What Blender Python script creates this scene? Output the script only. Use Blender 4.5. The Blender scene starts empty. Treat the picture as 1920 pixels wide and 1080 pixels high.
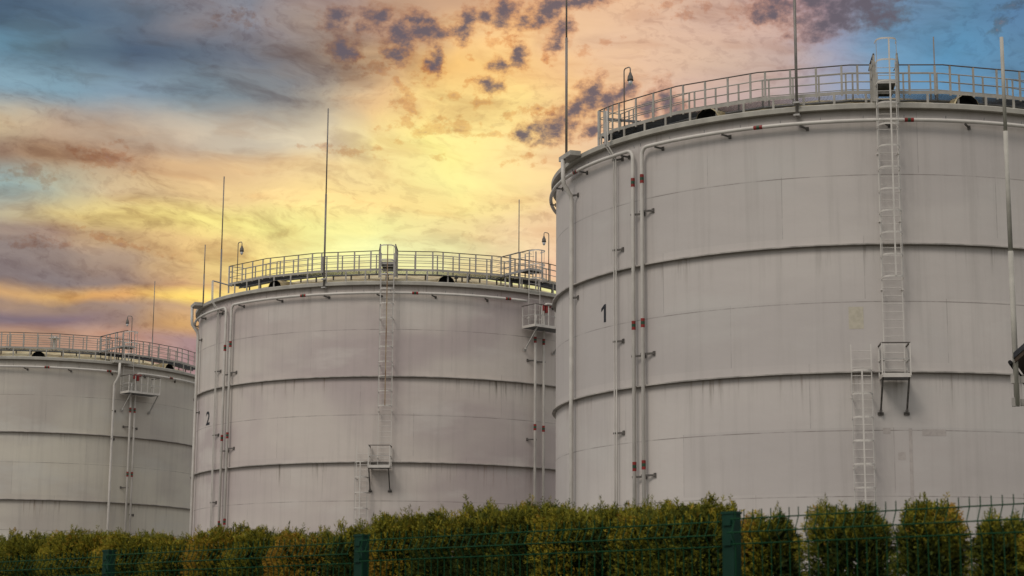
import bpy, math, random
from mathutils import Vector, Matrix
R = math.radians
C = bpy.context.scene.collection
scene = bpy.context.scene

# ------------------------------------------------------------------ camera
pitch, roll = 0.18493, 0.00633
cam_data = bpy.data.cameras.new('camera'); cam = bpy.data.objects.new('camera', cam_data); C.objects.link(cam)
F = Vector((0, math.cos(pitch), math.sin(pitch)))
Rt0 = Vector((1, 0, 0)); U0 = Vector((0, -math.sin(pitch), math.cos(pitch)))
Rt = Rt0*math.cos(roll) + U0*math.sin(roll); U = U0*math.cos(roll) - Rt0*math.sin(roll)
m = Matrix((Rt, U, -F)).transposed().to_4x4(); m.translation = Vector((0, 0, 1.6))
cam.matrix_world = m
cam_data.sensor_width = 36; cam_data.lens = 3562.66/1920*36
cam_data.clip_start = 0.1; cam_data.clip_end = 6000
cam_data.dof.use_dof = True; cam_data.dof.focus_distance = 72; cam_data.dof.aperture_fstop = 8.0
scene.camera = cam

# ------------------------------------------------------------------ light and exposure
scene.view_settings.view_transform = 'Standard'; scene.view_settings.look = 'None'
scene.view_settings.exposure = 0; scene.view_settings.gamma = 1
SUN_EL, SUN_AZ = 50, -143           # soft light through the cloud from behind the camera, left
sd = bpy.data.lights.new('sun', 'SUN'); sun = bpy.data.objects.new('sun', sd); C.objects.link(sun)
sd.energy = 1.35; sd.angle = R(19); sd.color = (1.0, 0.92, 0.84)
dirv = Vector((math.sin(R(SUN_AZ))*math.cos(R(SUN_EL)), math.cos(R(SUN_AZ))*math.cos(R(SUN_EL)), math.sin(R(SUN_EL))))
sun.rotation_euler = dirv.to_track_quat('Z', 'Y').to_euler()

def lin(c):
    return tuple((x/12.92 if x <= .04045 else ((x+.055)/1.055)**2.4) for x in c)
def rgb(c):
    return lin(tuple(q/255 for q in c))+(1,)

# ------------------------------------------------------------------ world: dusk sky as colour over azimuth and elevation
SKY_AZ =  [-15.535, -13.674, -11.784, -9.866, -7.926, -5.968, -3.995, -2.013, -0.025, 1.963, 3.946, 5.92, 7.88, 9.821, 11.741, 13.634, 15.498]
SKY_ROWS = [
    (8.83, [(170,125,100), (170,130,110), (190,140,120), (165,130,130), (165,130,135), (165,130,135), (165,130,135), (165,130,135), (165,130,135), (165,130,135), (165,130,135), (165,130,135), (165,130,135), (165,130,135), (165,130,135), (165,130,135), (165,130,135)]),
    (9.39, [(120,105,115), (130,110,120), (150,120,110), (205,150,90), (210,160,110), (210,160,110), (210,160,110), (210,160,110), (210,160,110), (210,160,110), (210,160,110), (210,160,110), (210,160,110), (210,160,110), (210,160,110), (210,160,110), (210,160,110)]),
    (9.79, [(160,128,110), (152,124,110), (160,132,120), (195,150,110), (220,170,110), (220,170,110), (220,170,110), (220,170,110), (220,170,110), (220,170,110), (220,170,110), (220,170,110), (220,170,110), (220,170,110), (220,170,110), (220,170,110), (220,170,110)]),
    (10.08, [(200,150,100), (215,160,90), (225,160,90), (250,205,90), (245,225,140), (240,215,140), (240,215,140), (240,215,140), (240,215,140), (240,215,140), (240,215,140), (240,215,140), (240,215,140), (240,215,140), (240,215,140), (240,215,140), (240,215,140)]),
    (10.52, [(136,122,122), (134,120,120), (150,124,114), (200,150,104), (250,215,110), (240,220,140), (230,225,150), (230,225,150), (230,225,150), (230,225,150), (230,225,150), (230,225,150), (230,225,150), (230,225,150), (230,225,150), (230,225,150), (230,225,150)]),
    (11.08, [(138,124,122), (148,128,120), (172,142,120), (220,175,115), (245,215,120), (242,230,150), (240,232,160), (235,225,160), (240,200,150), (235,175,145), (235,175,145), (235,175,145), (235,175,145), (235,175,145), (235,175,145), (235,175,145), (235,175,145)]),
    (11.72, [(150,130,120), (160,130,115), (200,160,110), (235,190,120), (245,215,130), (243,234,150), (238,236,165), (240,230,165), (242,210,160), (235,180,150), (235,180,150), (235,180,150), (235,180,150), (235,180,150), (235,180,150), (235,180,150), (235,180,150)]),
    (12.36, [(175,165,145), (212,185,125), (236,205,120), (246,222,125), (243,226,132), (240,226,138), (238,226,145), (240,212,145), (243,205,155), (235,185,145), (235,185,145), (235,185,145), (235,185,145), (235,185,145), (235,185,145), (235,185,145), (235,185,145)]),
    (13.17, [(150,170,165), (175,172,150), (205,175,135), (228,188,130), (236,196,132), (242,205,132), (244,208,130), (244,218,135), (243,206,138), (240,195,150), (240,195,150), (240,195,150), (240,195,150), (240,195,150), (240,195,150), (240,195,150), (240,195,150)]),
    (13.97, [(148,118,100), (170,130,98), (180,140,112), (212,168,122), (228,188,135), (240,205,145), (246,215,140), (244,228,140), (246,215,140), (238,192,140), (238,192,140), (238,192,140), (238,192,140), (238,192,140), (238,192,140), (238,192,140), (238,192,140)]),
    (14.77, [(185,160,130), (185,155,130), (175,150,130), (190,170,150), (195,180,160), (225,205,170), (243,215,140), (250,232,135), (246,214,138), (233,188,142), (225,180,150), (225,180,150), (225,180,150), (225,180,150), (225,180,150), (225,180,150), (225,180,150)]),
    (16.05, [(125,160,175), (120,155,170), (125,150,165), (120,140,150), (135,135,135), (175,158,138), (228,180,125), (248,208,125), (250,212,128), (242,190,130), (225,180,150), (200,165,155), (180,160,160), (150,160,180), (110,150,180), (90,145,180), (84,132,162)]),
    (17.32, [(85,125,145), (85,110,125), (75,95,115), (90,105,120), (110,115,125), (150,132,120), (200,155,110), (238,180,100), (245,192,115), (238,182,125), (225,180,150), (205,170,150), (185,160,155), (150,155,175), (100,150,180), (80,145,180), (84,132,162)]),
    (18.27, [(70,95,115), (80,105,125), (95,110,125), (130,125,130), (130,130,140), (160,140,130), (190,150,125), (230,180,125), (245,190,125), (235,185,140), (225,180,150), (210,170,150), (200,165,155), (150,150,170), (100,140,170), (82,132,162), (80,125,160)]),
    (19.21, [(85,105,125), (100,115,130), (130,130,140), (130,130,140), (125,130,140), (150,130,130), (185,145,120), (205,155,120), (215,160,120), (225,175,135), (225,175,140), (210,170,150), (190,155,150), (160,145,160), (110,140,170), (84,132,162), (85,125,155)]),
]
DARK_PUFFS = [
    (-5.54, 18.60, 0.33, 0.16, 15),
    (-4.32, 18.54, 0.40, 0.20, 10),
    (-3.55, 18.17, 0.33, 0.35, 0),
    (-3.57, 17.60, 0.26, 0.19, 30),
    (-2.75, 18.31, 0.40, 0.26, -10),
    (-2.95, 18.62, 0.19, 0.19, 0),
    (-1.53, 18.46, 0.42, 0.23, 25),
    (-0.85, 18.66, 0.28, 0.13, 0),
    (-0.26, 18.89, 0.23, 0.33, -30),
    (1.06, 18.94, 0.61, 0.21, 25),
    (2.19, 19.17, 0.56, 0.13, 10),
    (1.46, 18.23, 0.19, 0.40, -20),
    (0.07, 17.65, 0.21, 0.26, 0),
    (-0.40, 17.28, 0.21, 0.16, 0),
    (-2.49, 17.30, 0.16, 0.28, -20),
    (-0.73, 16.70, 0.23, 0.15, 0),
    (2.48, 16.40, 0.23, 0.35, -10),
    (1.95, 15.99, 0.28, 0.21, 30),
    (1.27, 15.47, 0.52, 0.26, 25),
    (0.35, 15.19, 0.26, 0.18, 20),
    (-5.27, 17.59, 0.28, 0.26, 0),
    (2.92, 16.32, 0.46, 0.19, 12),
    (3.48, 16.55, 0.27, 0.13, 25),
    (4.82, 16.13, 0.23, 0.33, 0),
    (4.27, 15.98, 0.19, 0.21, 0),
    (2.44, 15.39, 0.23, 0.12, 20),
    (8.09, 18.81, 0.50, 0.24, 10),
    (9.93, 18.45, 0.72, 0.29, 10),
    (10.68, 18.81, 0.72, 0.23, 0),
    (11.40, 18.50, 0.47, 0.19, 0),
    (9.37, 18.97, 0.48, 0.18, 0),
]
LIGHT_PUFFS = [
    (-0.74, 18.08, 0.19, 0.13, 0),
    (-0.26, 18.06, 0.28, 0.19, 0),
    (-2.73, 17.02, 0.42, 0.10, 15),
    (-1.70, 16.52, 0.45, 0.11, 28),
    (-1.07, 16.14, 0.23, 0.08, 20),
    (-3.35, 16.21, 0.26, 0.21, -40),
    (-3.55, 16.67, 0.33, 0.12, -40),
    (-3.29, 15.57, 0.28, 0.12, 15),
    (-2.56, 15.58, 0.28, 0.13, -10),
    (-1.79, 15.50, 0.61, 0.18, -5),
    (-0.86, 15.28, 0.66, 0.08, -8),
    (-2.94, 15.25, 0.45, 0.13, 20),
    (1.07, 17.42, 0.13, 0.14, 0),
    (0.26, 14.45, 0.28, 0.13, 20),
    (-4.96, 14.62, 0.61, 0.11, -8),
    (-6.01, 14.77, 0.42, 0.06, 0),
    (-2.31, 14.51, 0.19, 0.07, 0),
    (0.83, 14.36, 0.16, 0.09, 0),
    (-4.01, 15.32, 0.23, 0.09, 30),
    (0.10, 15.84, 0.28, 0.12, 0),
    (0.64, 15.94, 0.19, 0.13, 0),
    (1.07, 16.03, 0.23, 0.12, 35),
    (-4.43, 17.16, 0.56, 0.19, -20),
    (-1.32, 17.55, 0.14, 0.08, 0),
    (-3.15, 15.85, 0.23, 0.09, -30),
    (2.33, 17.70, 0.23, 0.10, 20),
    (14.93, 17.93, 0.36, 0.13, 25),
    (15.46, 18.51, 0.40, 0.13, 15),
    (5.31, 18.76, 0.28, 0.13, 0),
    (5.98, 18.92, 0.16, 0.16, 0),
    (2.97, 18.03, 0.28, 0.10, 10),
    (4.73, 19.02, 0.32, 0.13, 20),
    (2.30, 17.72, 0.24, 0.10, 20),
    (-8.56, 18.42, 0.45, 0.21, 0),
    (-12.42, 14.10, 0.72, 0.26, 5),
    (-14.74, 13.52, 0.61, 0.19, 0),
    (-4.99, 14.61, 0.80, 0.11, 0),
    (-14.48, 11.50, 0.64, 0.10, 0),
    (-11.83, 11.64, 0.96, 0.08, -12),
]
BACK = [(.53, .505, .47, 1), (.67, .64, .60, 1), (.63, .62, .62, 1)]

world = bpy.data.worlds.new('World'); scene.world = world; world.use_nodes = True
nt = world.node_tree; nt.nodes.clear(); N = nt.nodes; L = nt.links
def nd(tree, typ, **kw):
    n = tree.nodes.new(typ)
    for k, v in kw.items(): setattr(n, k, v)
    return n
class G:
    """little expression helper for node trees"""
    def __init__(s, tree): s.t = tree
    def put(s, sock, v):
        if isinstance(v, bpy.types.NodeSocket): s.t.links.new(v, sock)
        else: sock.default_value = v
    def m(s, op, a, b=0.0, c=0.0, clamp=False):
        n = nd(s.t, 'ShaderNodeMath', operation=op, use_clamp=clamp)
        s.put(n.inputs[0], a); s.put(n.inputs[1], b); s.put(n.inputs[2], c); return n.outputs[0]
    def v(s, op, a, b=(0, 0, 0), out=0):
        n = nd(s.t, 'ShaderNodeVectorMath', operation=op); s.put(n.inputs[0], a)
        if op not in ('LENGTH', 'NORMALIZE'): s.put(n.inputs[1], b)
        return n.outputs['Value' if out else 'Vector']
    def comb(s, x, y, z=0.0):
        n = nd(s.t, 'ShaderNodeCombineXYZ'); s.put(n.inputs[0], x); s.put(n.inputs[1], y); s.put(n.inputs[2], z); return n.outputs[0]
    def sep(s, v):
        n = nd(s.t, 'ShaderNodeSeparateXYZ'); s.put(n.inputs[0], v); return n.outputs
    def noise(s, v, scale, detail=4, rough=.5, w=None, dist=0.0, color=False):
        n = nd(s.t, 'ShaderNodeTexNoise'); 
        if w is not None: n.noise_dimensions = '4D'; s.put(n.inputs['W'], w)
        s.put(n.inputs['Vector'], v); n.inputs['Scale'].default_value = scale; n.inputs['Detail'].default_value = detail
        n.inputs['Roughness'].default_value = rough; n.inputs['Distortion'].default_value = dist
        return n.outputs['Color' if color else 'Fac']
    def rng(s, v, a, b, c=0.0, d=1.0, smooth=True):
        n = nd(s.t, 'ShaderNodeMapRange', interpolation_type='SMOOTHSTEP' if smooth else 'LINEAR')
        s.put(n.inputs[0], v); s.put(n.inputs[1], a); s.put(n.inputs[2], b); s.put(n.inputs[3], c); s.put(n.inputs[4], d); return n.outputs[0]
    def mix(s, f, a, b, mode='MIX'):
        n = nd(s.t, 'ShaderNodeMix', data_type='RGBA', blend_type=mode)
        s.put(n.inputs[0], f); s.put(n.inputs[6], a); s.put(n.inputs[7], b); return n.outputs[2]
    def mapt(s, v, loc, rot, scale):
        n = nd(s.t, 'ShaderNodeMapping', vector_type='TEXTURE'); s.put(n.inputs[0], v)
        n.inputs[1].default_value = loc; n.inputs[2].default_value = rot; n.inputs[3].default_value = scale; return n.outputs[0]
    def ramp(s, f, stops):
        n = nd(s.t, 'ShaderNodeValToRGB'); cr = n.color_ramp; s.put(n.inputs[0], f)
        while len(cr.elements) < len(stops): cr.elements.new(1)
        for e, (p, c) in zip(cr.elements, stops): e.position = p
        for i, (p, c) in enumerate(stops): cr.elements[i].color = c
        return n.outputs[0]
g = G(nt)
d = g.v('NORMALIZE', nd(nt, 'ShaderNodeTexCoord').outputs['Generated'])
x, y, z = g.sep(d)
DEG = 180/math.pi
azi = g.m('MULTIPLY', g.m('ARCTAN2', x, y), DEG)
ele = g.m('MULTIPLY', g.m('ARCSINE', z), DEG)
p0 = g.comb(azi, ele)
# domain warp: slow billows and fine ragged edges, wider than tall
ps = g.v('MULTIPLY', p0, (1, 2.2, 1))
w1 = g.v('SUBTRACT', g.noise(ps, .20, 4, .52, color=True), (.5, .5, .5))
p1 = g.v('ADD', p0, g.v('MULTIPLY', w1, (4.2, 1.3, 0)))
ax, ey, _ = g.sep(p1)
azn = g.m('DIVIDE', g.m('ADD', ax, 20.0), 40.0, clamp=True)
col = None
prev = None
for el, row in SKY_ROWS:
    # ramps need at most 32 stops
    r_ = g.ramp(azn, [((a+20)/40, rgb(h)) for a, h in zip(SKY_AZ, row)])
    col = r_ if col is None else g.mix(g.rng(ey, prev, el), col, r_)
    prev = el
# layered cloud: broad soft banks, streaks drawn out sideways, fine mottling
pt = g.mapt(p1, (0, 0, 0), (0, 0, R(-7)), (1, 1, 1))
bank = g.noise(g.v('MULTIPLY', pt, (.34, .95, 1)), .62, 8, .60)
st = g.noise(g.v('MULTIPLY', pt, (.50, 1.9, 1)), .9, 7, .56)
mott = g.noise(g.v('MULTIPLY', pt, (1.5, 2.4, 1)), 1.7, 7, .62)
low = g.noise(g.v('MULTIPLY', p0, (.14, .3, 1)), 1.0, 3, .5)
left = g.rng(azi, 1.0, -9.0)
amt = g.m('ADD', .35, g.m('MULTIPLY', left, .65))
col = g.mix(g.m('MULTIPLY', amt, g.rng(bank, .50, .66, 0, .85)), col, g.mix(1.0, col, (.62, .54, .55, 1), 'MULTIPLY'))
col = g.mix(g.m('MULTIPLY', amt, g.rng(bank, .49, .36, 0, .75)), col, g.mix(1.0, col, (1.20, 1.20, 1.16, 1), 'MULTIPLY'))
col = g.mix(g.rng(st, .48, .70, 0, .52), col, g.mix(1.0, col, (.80, .66, .60, 1), 'MULTIPLY'))
col = g.mix(g.rng(st, .50, .32, 0, .35), col, g.mix(1.0, col, (1.10, 1.10, 1.08, 1), 'MULTIPLY'))
col = g.mix(g.m('MULTIPLY', g.rng(mott, .48, .64, 0, .50), g.rng(low, .40, .60)), col, g.mix(1.0, col, (.72, .66, .68, 1), 'MULTIPLY'))
hsv = nd(nt, 'ShaderNodeHueSaturation'); L.new(col, hsv.inputs['Color']); hsv.inputs['Saturation'].default_value = .92; hsv.inputs['Value'].default_value = 1.07; hsv.inputs['Hue'].default_value = .508; col = hsv.outputs[0]
# puffs of low cloud
nw = g.v('SUBTRACT', g.noise(p0, 1.1, 5, .6, color=True), (.5, .5, .5))
pp = g.v('ADD', p0, g.v('MULTIPLY', nw, (.9, .7, 0)))
nf = g.noise(g.v('MULTIPLY', p0, (1, 1.35, 1)), 2.3, 9, .62)
def puffs(table, grow):
    acc = None
    for a, e, rx, ry, t in table:
        l = g.v('LENGTH', g.mapt(pp, (a, e, 0), (0, 0, R(t)), (rx*grow, ry*grow, 1)), out=1)
        acc = l if acc is None else g.m('MINIMUM', acc, l)
    return acc
lb = g.m('ADD', puffs(LIGHT_PUFFS, 1.7), g.m('MULTIPLY', g.m('SUBTRACT', nf, .5), 5.0))
col = g.mix(g.rng(lb, 1.0, .1, 0, .62), col, g.mix(1.0, col, (.80, .58, .47, 1), 'MULTIPLY'))
col = g.mix(g.rng(lb, .15, -.9, 0, .45), col, rgb((150, 122, 116)))
db = g.m('ADD', puffs(DARK_PUFFS, 1.75), g.m('MULTIPLY', g.m('SUBTRACT', nf, .5), 3.0))
col = g.mix(g.rng(db, 1.6, .7, 0, .65), col, g.mix(1.0, col, (.80, .58, .48, 1), 'MULTIPLY'))
col = g.mix(g.rng(db, 1.15, .1, 0, .92), col, rgb((101, 94, 104)))
# the rest of the vault: bright even overcast behind and above the camera
back = g.ramp(g.m('DIVIDE', ele, 90.0, clamp=True), [(0, BACK[0]), (.25, BACK[1]), (1, BACK[2])])
back = g.mix(g.rng(g.noise(d, 3, 5, .6), .4, .7, 0, .25), back, (.36, .36, .42, 1))
sky = nd(nt, 'ShaderNodeTexSky', sky_type='NISHITA'); sky.sun_disc = False
sky.sun_elevation = R(SUN_EL); sky.sun_rotation = R(SUN_AZ)
back = g.mix(1.0, back, g.mix(1.0, sky.outputs[0], (.02, .02, .02, 1), 'MULTIPLY'), 'ADD')
f1 = g.rng(g.m('ABSOLUTE', azi), 18, 50)
f2 = g.rng(ele, 21, 40)
col = g.mix(g.m('MAXIMUM', f1, f2), col, back)
col = g.mix(g.rng(ele, -.5, -3), col, (.06, .06, .05, 1))
bg = nd(nt, 'ShaderNodeBackground'); L.new(col, bg.inputs[0]); bg.inputs[1].default_value = 1.0
wo = nd(nt, 'ShaderNodeOutputWorld'); L.new(bg.outputs[0], wo.inputs[0])
world.cycles.sampling_method = 'MANUAL'; world.cycles.sample_map_resolution = 512

# ------------------------------------------------------------------ materials
def mat(name, color, rough=.6, metal=0.0, var=.12, vscale=2.0, tint=None, bump=0.0, spec=.3):
    mt = bpy.data.materials.new(name); mt.use_nodes = True; t = mt.node_tree; t.nodes.clear(); q = G(t)
    b = nd(t, 'ShaderNodeBsdfPrincipled'); o = nd(t, 'ShaderNodeOutputMaterial'); t.links.new(b.outputs[0], o.inputs[0])
    c = tuple(color)+(1,); tc = nd(t, 'ShaderNodeTexCoord').outputs['Object']
    n1 = q.noise(tc, vscale, 5, .6)
    dark = tuple(v*(1-var*2) for v in color)+(1,) if tint is None else tuple(tint)+(1,)
    col_ = q.mix(q.rng(n1, .35, .7), c, dark)
    t.links.new(col_, b.inputs['Base Color']); b.inputs['Roughness'].default_value = rough; b.inputs['Metallic'].default_value = metal
    b.inputs['Specular IOR Level'].default_value = spec
    if bump:
        bp = nd(t, 'ShaderNodeBump'); bp.inputs['Strength'].default_value = bump; bp.inputs['Distance'].default_value = .02
        t.links.new(q.noise(tc, vscale*6, 5, .6), bp.inputs['Height']); t.links.new(bp.outputs[0], b.inputs['Normal'])
    return mt

RING_Z = (15.25, 10.80, 4.90); RIM_Z = 20.05
SEAMS = (17.70, 13.22, 8.78, 6.55, 2.3)
def shell_material(name, light, dark, pale, streak):
    mt = bpy.data.materials.new(name); mt.use_nodes = True; t = mt.node_tree; t.nodes.clear(); q = G(t)
    b = nd(t, 'ShaderNodeBsdfPrincipled'); o = nd(t, 'ShaderNodeOutputMaterial'); t.links.new(b.outputs[0], o.inputs[0])
    tc = nd(t, 'ShaderNodeTexCoord').outputs['Object']; x, y, z = q.sep(tc)
    rnd = q.m('MULTIPLY', nd(t, 'ShaderNodeObjectInfo').outputs['Random'], 37.0)
    s = q.m('MULTIPLY', q.m('ARCTAN2', y, x), 12.0)
    P = q.comb(s, z)
    big = q.noise(q.v('MULTIPLY', P, (.10, .22, 1)), 1.0, 3, .5, w=rnd, dist=.6)
    c = q.mix(q.rng(big, .38, .62), light, dark)
    med = q.noise(q.v('MULTIPLY', P, (.20, .55, 1)), 1.0, 4, .55, w=q.m('ADD', rnd, 5.0))
    c = q.mix(q.rng(med, .50, .68, 0, .6), c, pale)
    # every plate was rolled and painted a shade apart
    crs = q.m('FLOOR', q.m('DIVIDE', z, 2.22))
    wn = nd(t, 'ShaderNodeTexWhiteNoise', noise_dimensions='3D')
    t.links.new(q.comb(q.m('FLOOR', q.m('ADD', q.m('ADD', q.m('DIVIDE', s, 7.54), q.m('MULTIPLY', crs, .37)), .5)), crs, rnd), wn.inputs['Vector'])
    c = q.mix(q.m('MULTIPLY', wn.outputs['Value'], .16), c, (.27, .25, .245, 1))
    # brushed vertical weathering
    vs = q.noise(q.v('MULTIPLY', P, (2.6, .12, 1)), 1.0, 5, .65, w=rnd)
    c = q.mix(q.rng(vs, .45, .75, 0, .28), c, (.27, .25, .225, 1))
    # drip streaks under each stiffening ring and the rim, then their shade painted in
    fine = q.noise(q.v('MULTIPLY', P, (4.5, .22, 1)), 1.0, 5, .7, w=q.m('ADD', rnd, 9.0))
    patch = q.noise(q.v('MULTIPLY', P, (.35, .1, 1)), 1.0, 3, .6, w=q.m('ADD', rnd, 14.0))
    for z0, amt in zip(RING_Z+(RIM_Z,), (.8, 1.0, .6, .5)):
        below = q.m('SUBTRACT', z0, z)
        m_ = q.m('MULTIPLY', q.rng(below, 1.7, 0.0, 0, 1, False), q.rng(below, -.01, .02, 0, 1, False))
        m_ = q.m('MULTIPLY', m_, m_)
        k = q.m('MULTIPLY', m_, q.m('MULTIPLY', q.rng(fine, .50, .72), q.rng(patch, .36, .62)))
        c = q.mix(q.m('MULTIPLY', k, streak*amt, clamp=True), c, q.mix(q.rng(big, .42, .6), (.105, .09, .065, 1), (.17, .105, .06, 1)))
        thin = q.m('MULTIPLY', q.rng(below, .34, 0.0, 0, .70, False), q.rng(below, -.01, .02, 0, 1, False))  # dark band in the colour, painted shade just below the ring and rim flanges
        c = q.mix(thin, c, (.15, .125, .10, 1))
    # weld seams between courses, broken and faint
    br = q.noise(q.v('MULTIPLY', P, (.8, 1, 1)), 1.0, 4, .7, w=rnd)
    for i, z0 in enumerate(SEAMS):
        dz = q.m('ABSOLUTE', q.m('SUBTRACT', z, z0))
        k = q.m('MULTIPLY', q.rng(dz, .026, .008), q.rng(br, .34, .64, .10, .70))
        c = q.mix(k, c, (.15, .13, .115, 1))
    # upright plate joints, staggered from course to course
    course = q.m('FLOOR', q.m('DIVIDE', z, 2.22))
    fr = q.m('FRACT', q.m('ADD', q.m('DIVIDE', s, 7.54), q.m('MULTIPLY', course, .37)))
    k = q.m('MULTIPLY', q.rng(q.m('ABSOLUTE', q.m('SUBTRACT', fr, .5)), .0026, .001), q.rng(br, .42, .6, .1, .5))
    c = q.mix(k, c, (.22, .20, .18, 1))
    t.links.new(c, b.inputs['Base Color'])
    t.links.new(q.rng(med, .3, .7, .48, .68), b.inputs['Roughness']); b.inputs['Specular IOR Level'].default_value = .3
    bp = nd(t, 'ShaderNodeBump'); bp.inputs['Strength'].default_value = .6; bp.inputs['Distance'].default_value = .06
    h = q.m('ADD', q.noise(q.v('MULTIPLY', P, (.5, .7, 1)), 1.0, 3, .5, w=rnd), q.m('MULTIPLY', q.noise(P, 6.0, 3, .6), .06))
    t.links.new(h, bp.inputs['Height']); t.links.new(bp.outputs[0], b.inputs['Normal'])
    return mt
M = {}
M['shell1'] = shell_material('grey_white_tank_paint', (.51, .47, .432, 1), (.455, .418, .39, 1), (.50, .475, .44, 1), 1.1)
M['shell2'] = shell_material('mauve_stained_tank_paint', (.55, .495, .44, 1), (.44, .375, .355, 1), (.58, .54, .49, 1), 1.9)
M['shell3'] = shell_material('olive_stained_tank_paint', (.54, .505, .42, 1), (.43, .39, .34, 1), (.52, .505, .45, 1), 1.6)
M['paint'] = mat('pale_grey_steel_paint', (.40, .385, .355), .5, 0, .10, 3.0)
M['rail'] = mat('dulled_rail_paint', (.35, .33, .29), .55, 0, .12, 3.0)
M['ring'] = mat('weathered_ring_paint', (.42, .39, .35), .6, 0, .25, 1.2)
M['pipe'] = mat('off_white_pipe_paint', (.55, .52, .47), .45, 0, .08, 1.5)
M['handrail'] = mat('brown_grey_handrail', (.10, .085, .075), .55, 0, .12, 3.0)
M['galv'] = mat('dull_galvanised_steel', (.17, .175, .18), .5, .3, .15, 5.0)
M['dark'] = mat('dark_grating_steel', (.055, .06, .068), .7, .1, .2, 4.0)
M['rod'] = mat('lightning_rod_steel', (.22, .20, .18), .5, .3, .15, 2.0)
M['bracket'] = mat('weathered_bracket_steel', (.13, .118, .105), .7, .1, .25, 8.0)
M['roof'] = mat('aged_cream_roof_coating', (.52, .455, .29), .8, 0, .2, 1.3, tint=(.32, .24, .12), bump=.5)
M['rim'] = mat('cream_grey_rim_paint', (.40, .38, .33), .6, 0, .12, 1.5)
M['black'] = mat('black_cowl_inside', (.012, .012, .012), .9, 0, .1, 3.0)
M['red'] = mat('red_band_paint', (.24, .022, .018), .5, 0, .15, 6.0)
M['green'] = mat('dark_green_band_paint', (.018, .075, .04), .5, 0, .15, 6.0)
M['ink'] = mat('black_stencil_paint', (.014, .016, .022), .6, 0, .2, 6.0)
M['patch_beige'] = mat('beige_repair_paint', (.46, .42, .33), .6, 0, .08, 6.0)
M['patch_rose'] = mat('rose_repair_paint', (.41, .37, .34), .6, 0, .08, 6.0)
M['glass'] = mat('lamp_glass', (.55, .56, .56), .15, 0, .05, 6.0, spec=.6)
M['rust'] = mat('rusty_ladder_strap', (.34, .27, .18), .7, 0, .3, 2.5, tint=(.16, .08, .035))

# ------------------------------------------------------------------ mesh helpers
class MB:
    def __init__(s): s.v = []; s.f = []; s.mi = []; s.smooth = False
    def face(s, idx, mi=0): s.f.append(tuple(idx)); s.mi.append(mi)
    def hexa(s, p, mi=0):     # 8 points: bottom 4 ccw, top 4 ccw
        b = len(s.v); s.v += [tuple(q) for q in p]
        for q in ((3, 2, 1, 0), (4, 5, 6, 7), (0, 1, 5, 4), (1, 2, 6, 5), (2, 3, 7, 6), (3, 0, 4, 7)): s.face([b+i for i in q], mi)
    def box(s, c, ex, ey, ez, mi=0):    # centre and three half-extent vectors
        c, ex, ey, ez = Vector(c), Vector(ex), Vector(ey), Vector(ez)
        s.hexa([c-ex-ey-ez, c+ex-ey-ez, c+ex+ey-ez, c-ex+ey-ez, c-ex-ey+ez, c+ex-ey+ez, c+ex+ey+ez, c-ex+ey+ez], mi)
    def bar(s, a, b, w, h, up=(0, 0, 1), mi=0):   # rectangular bar from a to b, w across, h along up
        a, b = Vector(a), Vector(b); d = (b-a); ln = d.length; d = d/ln
        up = Vector(up); sx = d.cross(up)
        if sx.length < 1e-4: sx = d.cross(Vector((1, 0, 0)))
        sx.normalize(); u = sx.cross(d).normalized()
        s.box((a+b)/2, d*(ln/2), sx*(w/2), u*(h/2), mi)
    def tube(s, pts, r, n=8, mi=0, caps=True, r2=None):
        pts = [Vector(p) for p in pts]; base = len(s.v); k = len(pts)
        t0 = (pts[1]-pts[0]).normalized()
        nrm = t0.cross(Vector((0, 0, 1)))
        if nrm.length < 1e-3: nrm = t0.cross(Vector((1, 0, 0)))
        nrm.normalize()
        for i, p in enumerate(pts):
            if i == 0: t = pts[1]-pts[0]
            elif i == k-1: t = pts[-1]-pts[-2]
            else: t = (pts[i+1]-p).normalized()+(p-pts[i-1]).normalized()
            t.normalize(); nrm = (nrm-t*nrm.dot(t)).normalized(); bn = t.cross(nrm)
            rr = r if r2 is None else r+(r2-r)*i/(k-1)
            for j in range(n):
                a = 2*math.pi*j/n; s.v.append(tuple(p+nrm*(rr*math.cos(a))+bn*(rr*math.sin(a))))
        for i in range(k-1):
            for j in range(n):
                j2 = (j+1) % n; s.face((base+i*n+j, base+i*n+j2, base+(i+1)*n+j2, base+(i+1)*n+j), mi)
        if caps:
            s.face([base+j for j in range(n)][::-1], mi); s.face([base+(k-1)*n+j for j in range(n)], mi)
    def lathe(s, prof, a0=0, a1=360, n=160, mi=0, closed=False):    # prof: (r, z) list round the z axis
        full = abs(a1-a0) >= 360; cols = n if full else n+1; base = len(s.v); k = len(prof)
        for i in range(cols):
            a = R(a0+(a1-a0)*i/n)
            for r, z in prof: s.v.append((r*math.cos(a), r*math.sin(a), z))
        kk = k if closed else k-1
        for i in range(n):
            i2 = (i+1) % cols
            for j in range(kk):
                j2 = (j+1) % k
                s.face((base+i*k+j, base+i2*k+j, base+i2*k+j2, base+i*k+j2), mi)
        if not full and closed:
            s.face([base+j for j in range(k)], mi); s.face([base+(cols-1)*k+j for j in range(k)][::-1], mi)
    def build(s, name, mats, parent=None, smooth=False, loc=None):
        me = bpy.data.meshes.new(name); me.from_pydata(s.v, [], s.f); me.update()
        mats = mats if isinstance(mats, (list, tuple)) else [mats]
        for q in mats: me.materials.append(M[q] if isinstance(q, str) else q)
        if len(mats) > 1: me.polygons.foreach_set('material_index', s.mi)
        if smooth: me.polygons.foreach_set('use_smooth', [len(q) == 4 for q in s.f])
        o = bpy.data.objects.new(name, me); C.objects.link(o)
        if parent: o.parent = parent
        if loc: o.location = loc
        return o
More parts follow.
